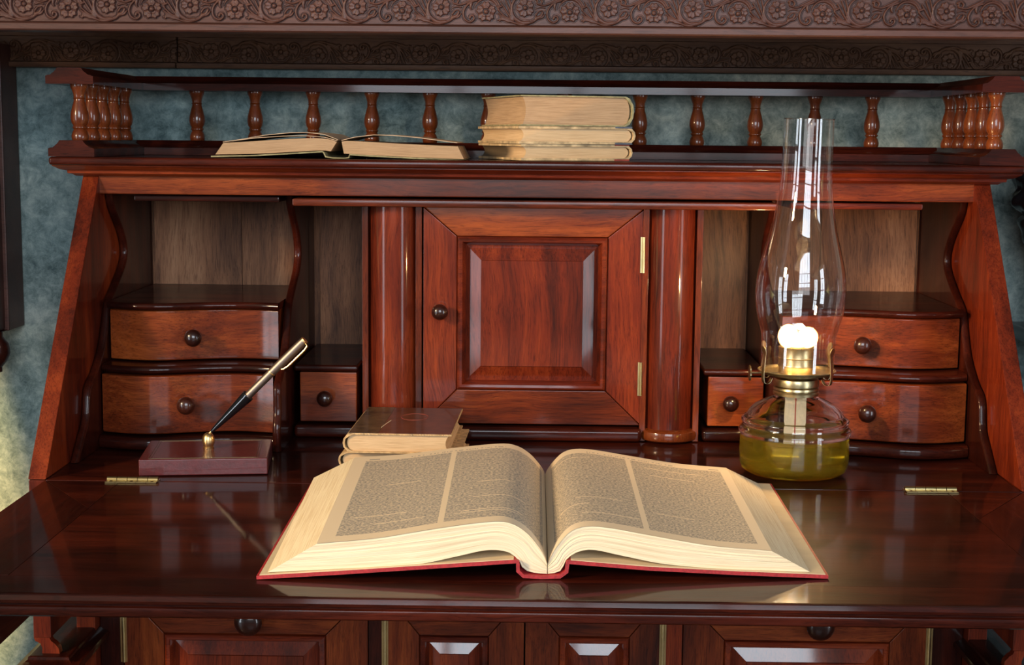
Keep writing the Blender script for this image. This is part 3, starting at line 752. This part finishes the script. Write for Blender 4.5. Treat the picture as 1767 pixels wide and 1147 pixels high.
ribbon('cover', cov, .0028, yfc, .0085, 'redcloth', bb, 1.02)
ribbon('endpaper', [(-.2105, .0037), (-.15, .0073), (-.08, .0119), (-.014, .0160)], .0005, yfc, .0070, 'endpaper', bb, 1.02, .0012)
ribbon('endpaper', [(.0305, .0155), (.09, .0105), (.16, .0067), (.2305, .0037)], .0005, yfc, .0070, 'endpaper', bb, 1.02, .0012)

# old book lying open on the top shelf
sh0 = .3157
ob = root('open_book', (-.2160, .30, sh0), 'old open book with brown pages, lying on the top shelf before the spindles', 'book')
def C1(pts, zo=0): return [(-.2160+(x-890)*.0001885, sh0+(250-y)*.0001885+zo) for x, y in pts]
yo = lambda x: .216
block(ob, C1([(208, 165), (400, 152), (600, 138), (760, 132), (850, 142), (874, 152)]), C1([(160, 232), (400, 226), (600, 214), (780, 203), (838, 208)]), yo, .375, 1.0, .97, 'oldedge', 'oldpage', None, ns=24, layers=12)
block(ob, C1([(1582, 172), (1400, 166), (1200, 158), (1050, 150), (930, 146), (902, 150)]), C1([(1618, 245), (1400, 240), (1200, 232), (1050, 226), (915, 220)]), yo, .375, 1.0, .97, 'oldedge', 'oldpage', None, ns=24, layers=12)
ribbon('loose_leaves', C1([(205, 158), (330, 138), (450, 116), (600, 100), (700, 98), (800, 108), (880, 138)]), .0006, yo, .374, 'oldpage', ob)
ribbon('loose_leaves', C1([(255, 152), (400, 132), (560, 120), (700, 117), (800, 124), (876, 144)]), .0006, yo, .374, 'oldpage', ob)
ribbon('loose_leaves', C1([(900, 142), (980, 122), (1090, 108), (1200, 110), (1350, 122), (1580, 150)]), .0006, yo, .374, 'oldpage', ob)
ribbon('cover', C1([(138, 240), (400, 232), (620, 218), (790, 206), (802, 212), (812, 236), (850, 243), (920, 245), (944, 240), (950, 222), (1200, 234), (1400, 242), (1628, 250)]), .0014, lambda x: .212, .380, 'oldgreen', ob, zmin=sh0+.0003)

def closed_book(name, loc, rot, w, d, h, th, spine_side, mats, label, group, over=.003, parts=(), droop=0, tilt=0):
    """book lying flat: width along x (fore edge to spine), depth along y (height of the book). Local coordinates."""
    r_ = root(name, loc, label, 'book', group); r_.rotation_euler = (tilt, 0, rot); L = Vector(loc)
    s = spine_side
    bm = N()
    def lb(x0, x1, y0, y1, z0, z1, b=0, bm=None): return box(x0+L.x, x1+L.x, y0+L.y, y1+L.y, z0+L.z, z1+L.z, b, bm)
    # boards and rounded spine as one wrap
    def X(v): return v if s > 0 else -v
    outer = [(-w/2, h), (w/2-.006, h), (w/2-.001, h*.93), (w/2+.003, h*.72), (w/2+.004, h*.5), (w/2+.003, h*.28), (w/2-.001, h*.07), (w/2-.006, 0), (-w/2, 0)]
    inner = [(-w/2, h-th), (w/2-.007, h-th), (w/2-.0035, h*.90-th*.5), (w/2+.0012, h*.70), (w/2+.0020, h*.5), (w/2+.0012, h*.30), (w/2-.0035, h*.10+th*.5), (w/2-.007, th), (-w/2, th)]
    poly = [(X(a)+L.x, b+L.z) for a, b in outer+inner[::-1]]
    n0 = len(outer)
    ya, yb = L.y-d/2, L.y+d/2
    V0 = [bm.verts.new((a, ya, b)) for a, b in poly]; V1 = [bm.verts.new((a, yb, b)) for a, b in poly]; k = len(poly)
    for i in range(k): bm.faces.new((V0[i], V0[(i+1) % k], V1[(i+1) % k], V1[i]))
    # end caps as quads between outer and inner wrap
    tri = bmesh.ops.triangle_fill if False else None
    for Vv in (V0, V1):
        for i in range(n0-1): bm.faces.new((Vv[i], Vv[i+1], Vv[k-2-i], Vv[k-1-i]))
    rnd = random.Random(int(h*1e5))
    c = build('cover', bm, mats[0], r_, smooth=40)
    # leaves: curved fore edge, streaked ends
    nx, nl = 14, 10; bm = N(); x_in = w/2-.0022
    def leaf(u, v, y):       # u 0 fore edge .. 1 spine
        x = -w/2+over + (x_in+w/2-over)*u
        x += (1-u)*.0035*(1-(2*v-1)**2)*1.0 + u*.0045*(1-(2*v-1)**2) - u*.0025
        return (X(x)+L.x, y, L.z+th+(h-2*th)*v)
    y0, y1 = ya+over, yb-over
    for y in (y0, y1): uvgrid(bm, [[leaf(i/nx, v/nl, y) for i in range(nx+1)] for v in range(nl+1)], lambda a, b: (b, a))
    for u in (0, 1): uvgrid(bm, [[leaf(u, v/nl, y0+(y1-y0)*t/6) for t in range(7)] for v in range(nl+1)], lambda a, b: (b, a))
    for v in (0, 1): uvgrid(bm, [[leaf(i/nx, v, y0+(y1-y0)*t/6) for t in range(7)] for i in range(nx+1)], lambda a, b: (b, .5))
    bmesh.ops.remove_doubles(bm, verts=bm.verts, dist=2e-5)
    build('page_block', bm, mats[1], r_, smooth=40)
    for (nm, x0, x1, yy0, yy1, z0, z1, mt, lbl) in parts:
        a, b2 = sorted((X(x0), X(x1))); build(nm, lb(a, b2, yy0, yy1, z0, z1, .0003), mt, r_, lbl)
    return r_
GS = 'old books stacked on the top shelf'
th_ = .0014
closed_book('old_book', (.0190, .286, sh0+.0004), .35, .128, .150, .0178, .0026, 1, ('oldmarble', 'darkedge'), 'lowest of the three stacked old books on the shelf, red spine corners', GS,
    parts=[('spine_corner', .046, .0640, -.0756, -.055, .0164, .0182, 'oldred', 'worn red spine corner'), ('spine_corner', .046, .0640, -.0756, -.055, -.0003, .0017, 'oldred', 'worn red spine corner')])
closed_book('old_book', (.0200, .285, sh0+.0185), .33, .133, .152, .0190, .0026, 1, ('oldmarble', 'oldedge2'), 'middle of the three stacked old books on the shelf, blue-grey spine corners', GS,
    parts=[('spine_corner', .046, .0660, -.0768, -.055, .0176, .0194, 'oldblue', 'worn blue-grey spine corner'), ('spine_corner', .046, .0660, -.0768, -.055, -.0003, .0017, 'oldblue', 'worn blue-grey spine corner')])
closed_book('old_book', (.0210, .286, sh0+.0380), .32, .128, .150, .0330, .0014, 1, ('oldgreen', 'oldedge'), 'thick olive cloth book on top of the three stacked old books', GS)
GD = 'small worn books behind the open book'
closed_book('worn_book', (-.1330, .1280, .0003), -.03, .122, .130, .0185, .0018, -1, ('tanboard', 'oldedge2'), 'frayed tan book under the brown leather book on the desk', GD)
tb = closed_book('worn_book', (-.1340, .1300, .0190), -.03, .108, .150, .0205, .0016, -1, ('tanboard', 'oldedge2'), 'small brown leather book with olive spine, topmost on the desk', GD,
    parts=[('leather_face', -.0530, .0215, -.0735, .0735, .0203, .0209, 'brownleather', 'brown leather face with an embossed oval'), ('spine_strip', .0215, .0520, -.0745, .0745, .0202, .0209, 'olivespine', 'dark olive spine strip')])
# embossed oval on the brown leather, frayed threads
t = N(); L = ORG[tb.name]
tube([(L.x+.006+.0145*math.cos(a), L.y+.018+.019*math.sin(a), L.z+.0209) for a in np.linspace(0, 2*math.pi, 41)], .0003, 5, t, False)
build('embossed_oval', t, 'oldred', tb)
t = N(); rnd = random.Random(5)
for k in range(34):
    x = rnd.uniform(-.052, .052); y = -.0752; l = rnd.uniform(.001, .0028)
    tube([(L.x+x, L.y+y, L.z+.0204), (L.x+x+rnd.uniform(-.001, .001), L.y+y-l*.7, L.z+.0204-rnd.uniform(0, l*.5))], .00022, 4, t)
tube([(L.x-.0220, L.y-.045, L.z+.0212), (L.x-.0185, L.y-.030, L.z+.0225), (L.x-.0150, L.y-.018, L.z+.0235)], .0003, 5, t)
build('frayed_threads', t, 'endpaper', tb, kind='stuff')

# ------------------------------------------------------------------ pen base and pen
pb_ang = .122
pr = root('pen_base', (-.3365, .0735, 0), 'burgundy leather block pen holder with gold socket, left on the desk', 'pen holder'); pr.rotation_euler = (0, 0, pb_ang)
L = ORG[pr.name]
hw, hd = .0640, .0480
build('leather_block', box(L.x-hw, L.x+hw, L.y-hd, L.y+hd, .0006, .0175, .0012, seg=3), 'leather', pr)
for q in (.0520, .0545):
    t = N()
    for sx in (-1, 1): box(L.x+sx*q-.0002, L.x+sx*q+.0002, L.y-hd+.004, L.y+hd-.004, .0174, .01765, bm=t)
    for sy in (-1, 1): box(L.x-q, L.x+q, L.y+sy*(hd-.057+q)-.0002, L.y+sy*(hd-.057+q)+.0002, .0174, .01765, bm=t)
    build('gold_line', t, 'darkbrass', pr, 'thin tooled gold border line')
sx_, sy_ = .0005, .0045
build('socket', lathe([(0, 0), (.0056, 0), (.0058, .0012), (.0050, .0020), (.0052, .0028), (.0062, .0052), (.0066, .0085), (.0060, .0120), (.0045, .0146), (.0026, .0160), (0, .0164)], (L.x+sx_, L.y+sy_, .0176), 24), 'gold', pr)
# the pen, leaning to the right out of the socket
base = Vector((L.x+.0012, L.y+.004, .0330)); tip = Vector((-.2345, .0700, .1330)); ax = (tip-base)
pl = ax.length; axn = ax.normalized()
pen = root('desk_pen', tuple(base), 'silver and black ballpoint desk pen with gold clip, leaning in the gold socket', 'pen')
pen.rotation_euler = axn.to_track_quat('Z', 'Y').to_euler()
L = base
def plt(pr_, m, nm, lb=None): return build(nm, lathe(pr_, (L.x, L.y, L.z), 24), m, pen, lb)
k = pl
plt([(0, 0), (.0014, 0), (.0014, .004), (0, .004)], 'gold', 'tip')
plt([(0, .003), (.0016, .003), (.0028, .012), (.0042, .028), (.0056, .046), (.0064, .056), (.0064, .0585), (0, .0585)], 'blackplastic', 'grip', 'glossy black tapered grip')
plt([(0, .057), (.0042, .057), (.0043, .0930), (0, .0930)], 'steel', 'barrel')
plt([(.0044, .0928), (.0046, .0930), (.0046, .0942), (.0044, .0944)], 'gold', 'ring')
plt([(0, .0940), (.0044, .0940), (.0046, .105), (.0045, k-.006), (.0041, k-.001), (0, k)], 'steel', 'cap')
plt([(0, k-.0008), (.0042, k-.0012), (.0040, k+.0006), (0, k+.0012)], 'gold', 'cap_end')
# clip runs along the side towards the lower right
inv = axn.to_track_quat('Z', 'Y').to_matrix().inverted()
cd = inv @ Vector((.75, -.45, -.6)); cd = Vector((cd.x, cd.y, 0)).normalized(); sd = Vector((-cd.y, cd.x, 0))
t = N()
pts = [(.0030, k-.001), (.0068, k-.0015), (.0078, k-.006), (.0078, k-.030), (.0066, k-.036), (.0052, k-.038)]
prev = None
for (r_, h_) in pts:
    w_ = .0013
    q = [Vector(L)+cd*(r_+dz)+sd*w_*sg+Vector((0, 0, h_)) for dz, sg in ((0, -1), (.0009, -1), (.0009, 1), (0, 1))]
    vs = [t.verts.new(p) for p in q]
    if prev:
        for i in range(4): t.faces.new((prev[i], prev[(i+1) % 4], vs[(i+1) % 4], vs[i]))
    else: t.faces.new(vs)
    prev = vs
t.faces.new(prev[::-1]); build('clip', t, 'gold', pen)

# ------------------------------------------------------------------ oil lamp
LX, LY = .2705, .0760
lamp = root('oil_lamp', (LX, LY, .0003), 'lit glass oil lamp with tall chimney and yellow oil, right of the open book', 'lamp')
out = [(.0, 0), (.040, 0), (.0480, .0012), (.0535, .0050), (.0555, .0110), (.0558, .0200), (.0558, .0400), (.0572, .0430), (.0574, .0455), (.0560, .0475), (.0545, .0490), (.0538, .0520), (.0548, .0540), (.0548, .0560), (.0530, .0580), (.0500, .0600), (.0490, .0618), (.0460, .0665), (.0400, .0715), (.0320, .0755), (.0250, .0785), (.0225, .0805), (.0220, .0850)]
tk = .0032
inn = [(.0188, .0850), (.0192, .0800), (.0215, .0770), (.0300, .0722), (.0380, .0682), (.0440, .0632), (.0468, .0595), (.0500, .0560), (.0512, .0520), (.0520, .0470), (.0525, .0430), (.0526, .0400), (.0526, .0130), (.0490, .0075), (.0420, .0050), (0, .0048)]
build('oil_font', lathe(out + inn, (LX, LY, .0003), 64), 'glass', lamp, smooth=80)
build('oil', lathe([(0, .0046), (.0425, .0048), (.0494, .0072), (.0530, .0128), (.0530, .0398), (0, .0398)], (LX, LY, .0003), 64), 'oil', lamp, smooth=50)
wk = N()
box(LX-.0110, LX+.0110, LY-.0006, LY+.0006, .0405, .1200, bm=wk); build('wick', wk, 'wick', lamp)
build('wick_thread', box(LX-.0006, LX+.0006, LY-.0009, LY-.0006, .0405, .0900), 'wickred', lamp)
CZ = .0835
col = [(.0216, CZ-.0020), (.0232, CZ-.0015), (.0235, CZ+.0010), (.0225, CZ+.0025), (.0232, CZ+.0040), (.0228, CZ+.0060), (.0215, CZ+.0070)]
build('collar', lathe(col + [(.0190, CZ+.0070), (.0190, CZ-.0020), (.0216, CZ-.0020)], (LX, LY, 0), 48), 'oldbrass', lamp)
t = N(); nk = 90                        # knurled ring of the burner
rings = []
for (r0, z) in ((.0205, CZ+.0072), (.0226, CZ+.0078), (.0230, CZ+.0120), (.0222, CZ+.0150), (.0180, CZ+.0162), (.0150, CZ+.0190), (.0160, CZ+.0210)):
    kn = .0004 if .0225 < r0 else 0
    rings.append([t.verts.new((LX+(r0+kn*(i % 2))*math.cos(2*math.pi*i/nk), LY+(r0+kn*(i % 2))*math.sin(2*math.pi*i/nk), z)) for i in range(nk)])
for A, B in zip(rings, rings[1:]):
    for i in range(nk): t.faces.new((A[i], A[(i+1) % nk], B[(i+1) % nk], B[i]))
build('burner_ring', t, 'oldbrass', lamp, smooth=50)
GZ = CZ+.0200
build('gallery_plate', lathe([(.0140, GZ), (.0300, GZ-.0010), (.0375, GZ+.0005), (.0392, GZ+.0030), (.0400, GZ+.0035), (.0396, GZ+.0042), (.0380, GZ+.0036), (.0365, GZ+.0014), (.0300, GZ+.0004), (.0140, GZ+.0014)], (LX, LY, 0), 64), 'oldbrass', lamp)
build('burner_dome', lathe([(.0188, GZ+.0010), (.0190, GZ+.0080), (.0196, GZ+.0085), (.0190, GZ+.0100), (.0188, GZ+.0160), (.0194, GZ+.0166), (.0188, GZ+.0175), (.0186, GZ+.0240), (.0194, GZ+.0275), (.0190, GZ+.0280), (.0150, GZ+.0240), (.0080, GZ+.0225), (0, GZ+.0225)], (LX, LY, 0), 48), 'oldbrass', lamp)
for a in (205, 318, 25, 138):            # spring prongs that hold the chimney
    ca, sa = math.cos(math.radians(a)), math.sin(math.radians(a)); t = N(); prev = None
    pp = cr([(.0300, GZ-.0030), (.0330, GZ-.0075), (.0385, GZ-.0080), (.0405, GZ-.0020), (.0400, GZ+.0100), (.0392, GZ+.0200), (.0400, GZ+.0255), (.0412, GZ+.0300)], 4)
    for i, (r0, z) in enumerate(pp):
        f = i/(len(pp)-1); w = .0021 if f < .72 else .0021+.0014*math.sin((f-.72)/.28*math.pi)
        if i == len(pp)-1: w = .0010
        q = [(r0, -w), (r0+.0008, -w), (r0+.0008, w), (r0, w)]
        vs = [t.verts.new((LX+r*ca-ww*sa, LY+r*sa+ww*ca, z)) for r, ww in q]
        if prev:
            for j in range(4): t.faces.new((prev[j], prev[(j+1) % 4], vs[(j+1) % 4], vs[j]))
        else: t.faces.new(vs)
        prev = vs
    t.faces.new(prev[::-1]); build('prong', t, 'oldbrass', lamp)
t = tube([(LX-.018, LY-.004, GZ+.001), (LX-.0480, LY-.006, GZ+.001)], .0009, 8)
build('wick_shaft', t, 'darkbrass', lamp)
t = N(); rr = []
for x in (-.0495, -.0480):
    rr.append([t.verts.new((LX+x, LY-.006+(.0075+.0006*(i % 2))*math.cos(2*math.pi*i/28), GZ+.001+(.0075+.0006*(i % 2))*math.sin(2*math.pi*i/28))) for i in range(28)])
for i in range(28): t.faces.new((rr[0][i], rr[0][(i+1) % 28], rr[1][(i+1) % 28], rr[1][i]))
t.faces.new(rr[0]); t.faces.new(rr[1][::-1]); build('thumb_wheel', t, 'darkbrass', lamp)
# chimney, leaning a hair to the right
ch = cr([(.0370, 0), (.0372, .0150), (.0374, .0320), (.0385, .0400), (.0430, .0560), (.0457, .0730), (.0459, .0850), (.0440, .1020), (.0390, .1230), (.0340, .1420), (.0295, .1640), (.0268, .1830), (.0257, .1990), (.0253, .2150), (.0251, .2400), (.0250, .2555)], 5)
t = lathe([(r, z+GZ+.0030) for r, z in ch] , (LX, LY, 0), 72)
lean = Matrix.Rotation(math.radians(.95), 3, 'Y'); bmesh.ops.rotate(t, verts=t.verts, cent=(LX, LY, GZ), matrix=lean)
cho = build('glass_chimney', t, 'thinglass', lamp, smooth=80)
t = lathe([(.0250+.0006*math.cos(a), .2555+.0006*math.sin(a)+GZ+.0030) for a in np.linspace(0, 2*math.pi, 7)], (LX, LY, 0), 64)
bmesh.ops.rotate(t, verts=t.verts, cent=(LX, LY, GZ), matrix=lean)
build('chimney_rim', t, 'thinglass', cho, smooth=80)
# flame with two lobes
FZ = GZ+.0260
t = N()
prof = lambda w, h: [(w*math.sin(a)*(1-.12*a/math.pi*0), h*.5*(1-math.cos(a))) for a in np.linspace(0, math.pi, 13)]
for dx, h, w in ((-.0098, .0250, .0108), (.0098, .0225, .0112), (0, .0100, .0120)):
    b2 = lathe(prof(w, h), (LX+dx, LY, FZ), 16); join(t, b2)
for v in t.verts: v.co.y = LY+(v.co.y-LY)*.55
build('flame', t, 'flame', lamp, smooth=80)
pl_ = bpy.data.lights.new('flame_light', 'POINT'); pl_.energy = 1.7; pl_.color = (1, .62, .27); pl_.shadow_soft_size = .006
po = bpy.data.objects.new('flame_light', pl_); COL.objects.link(po); po.parent = lamp; po.location = (0, -.001, FZ+.034)

# ------------------------------------------------------------------ things at the right edge
st = root('pedestal_stand', (.735, .33, -DZ), 'dark plain pedestal stand beside the right side of the desk', 'stand')
t = box(.600, .88, .22, .45, .096, .116, .006); build('top', t, 'black', st)
build('column', lathe([(0, -DZ), (.09, -DZ), (.09, -DZ+.03), (.045, -DZ+.06), (.035, -.4), (.05, -.2), (.045, 0), (.07, .08), (.08, .098), (0, .098)], (.735, .335, 0), 28), 'black', st)
fg = root('figurine', (.667, .36, .1165), 'black glossy sculpted figurine standing on the dark stand, right of the gallery', 'figurine')
def blob(c, r, bm, seed, amp=.18):
    t = bmesh.new(); bmesh.ops.create_icosphere(t, subdivisions=4, radius=1)
    rs = random.Random(seed); ph = [rs.uniform(0, 6.28) for _ in range(6)]
    for v in t.verts:
        n_ = v.co.copy(); f = 1+amp*(math.sin(5*n_.z+ph[0]+2*n_.x)*.6+math.sin(8*n_.x+ph[1]+3*n_.z)*.35+math.sin(12*n_.y+9*n_.z+ph[2])*.2)
        v.co = Vector((c[0]+n_.x*r[0]*f, c[1]+n_.y*r[1]*f, c[2]+n_.z*r[2]*f))
    return join(bm, t)
t = N()
blob((.670, .37, .275), (.060, .045, .075), t, 1); blob((.625, .36, .283), (.038, .03, .030), t, 2, .22); blob((.640, .37, .238), (.035, .03, .030), t, 3, .25)
blob((.645, .37, .325), (.036, .03, .040), t, 4, .2); blob((.680, .37, .20), (.05, .04, .070), t, 5); blob((.655, .37, .150), (.035, .045, .027), t, 6, .1); blob((.690, .37, .38), (.035, .035, .045), t, 7)
bmesh.ops.translate(t, verts=t.verts, vec=(-.018, 0, 0))
build('body', t, 'black', fg, smooth=80)
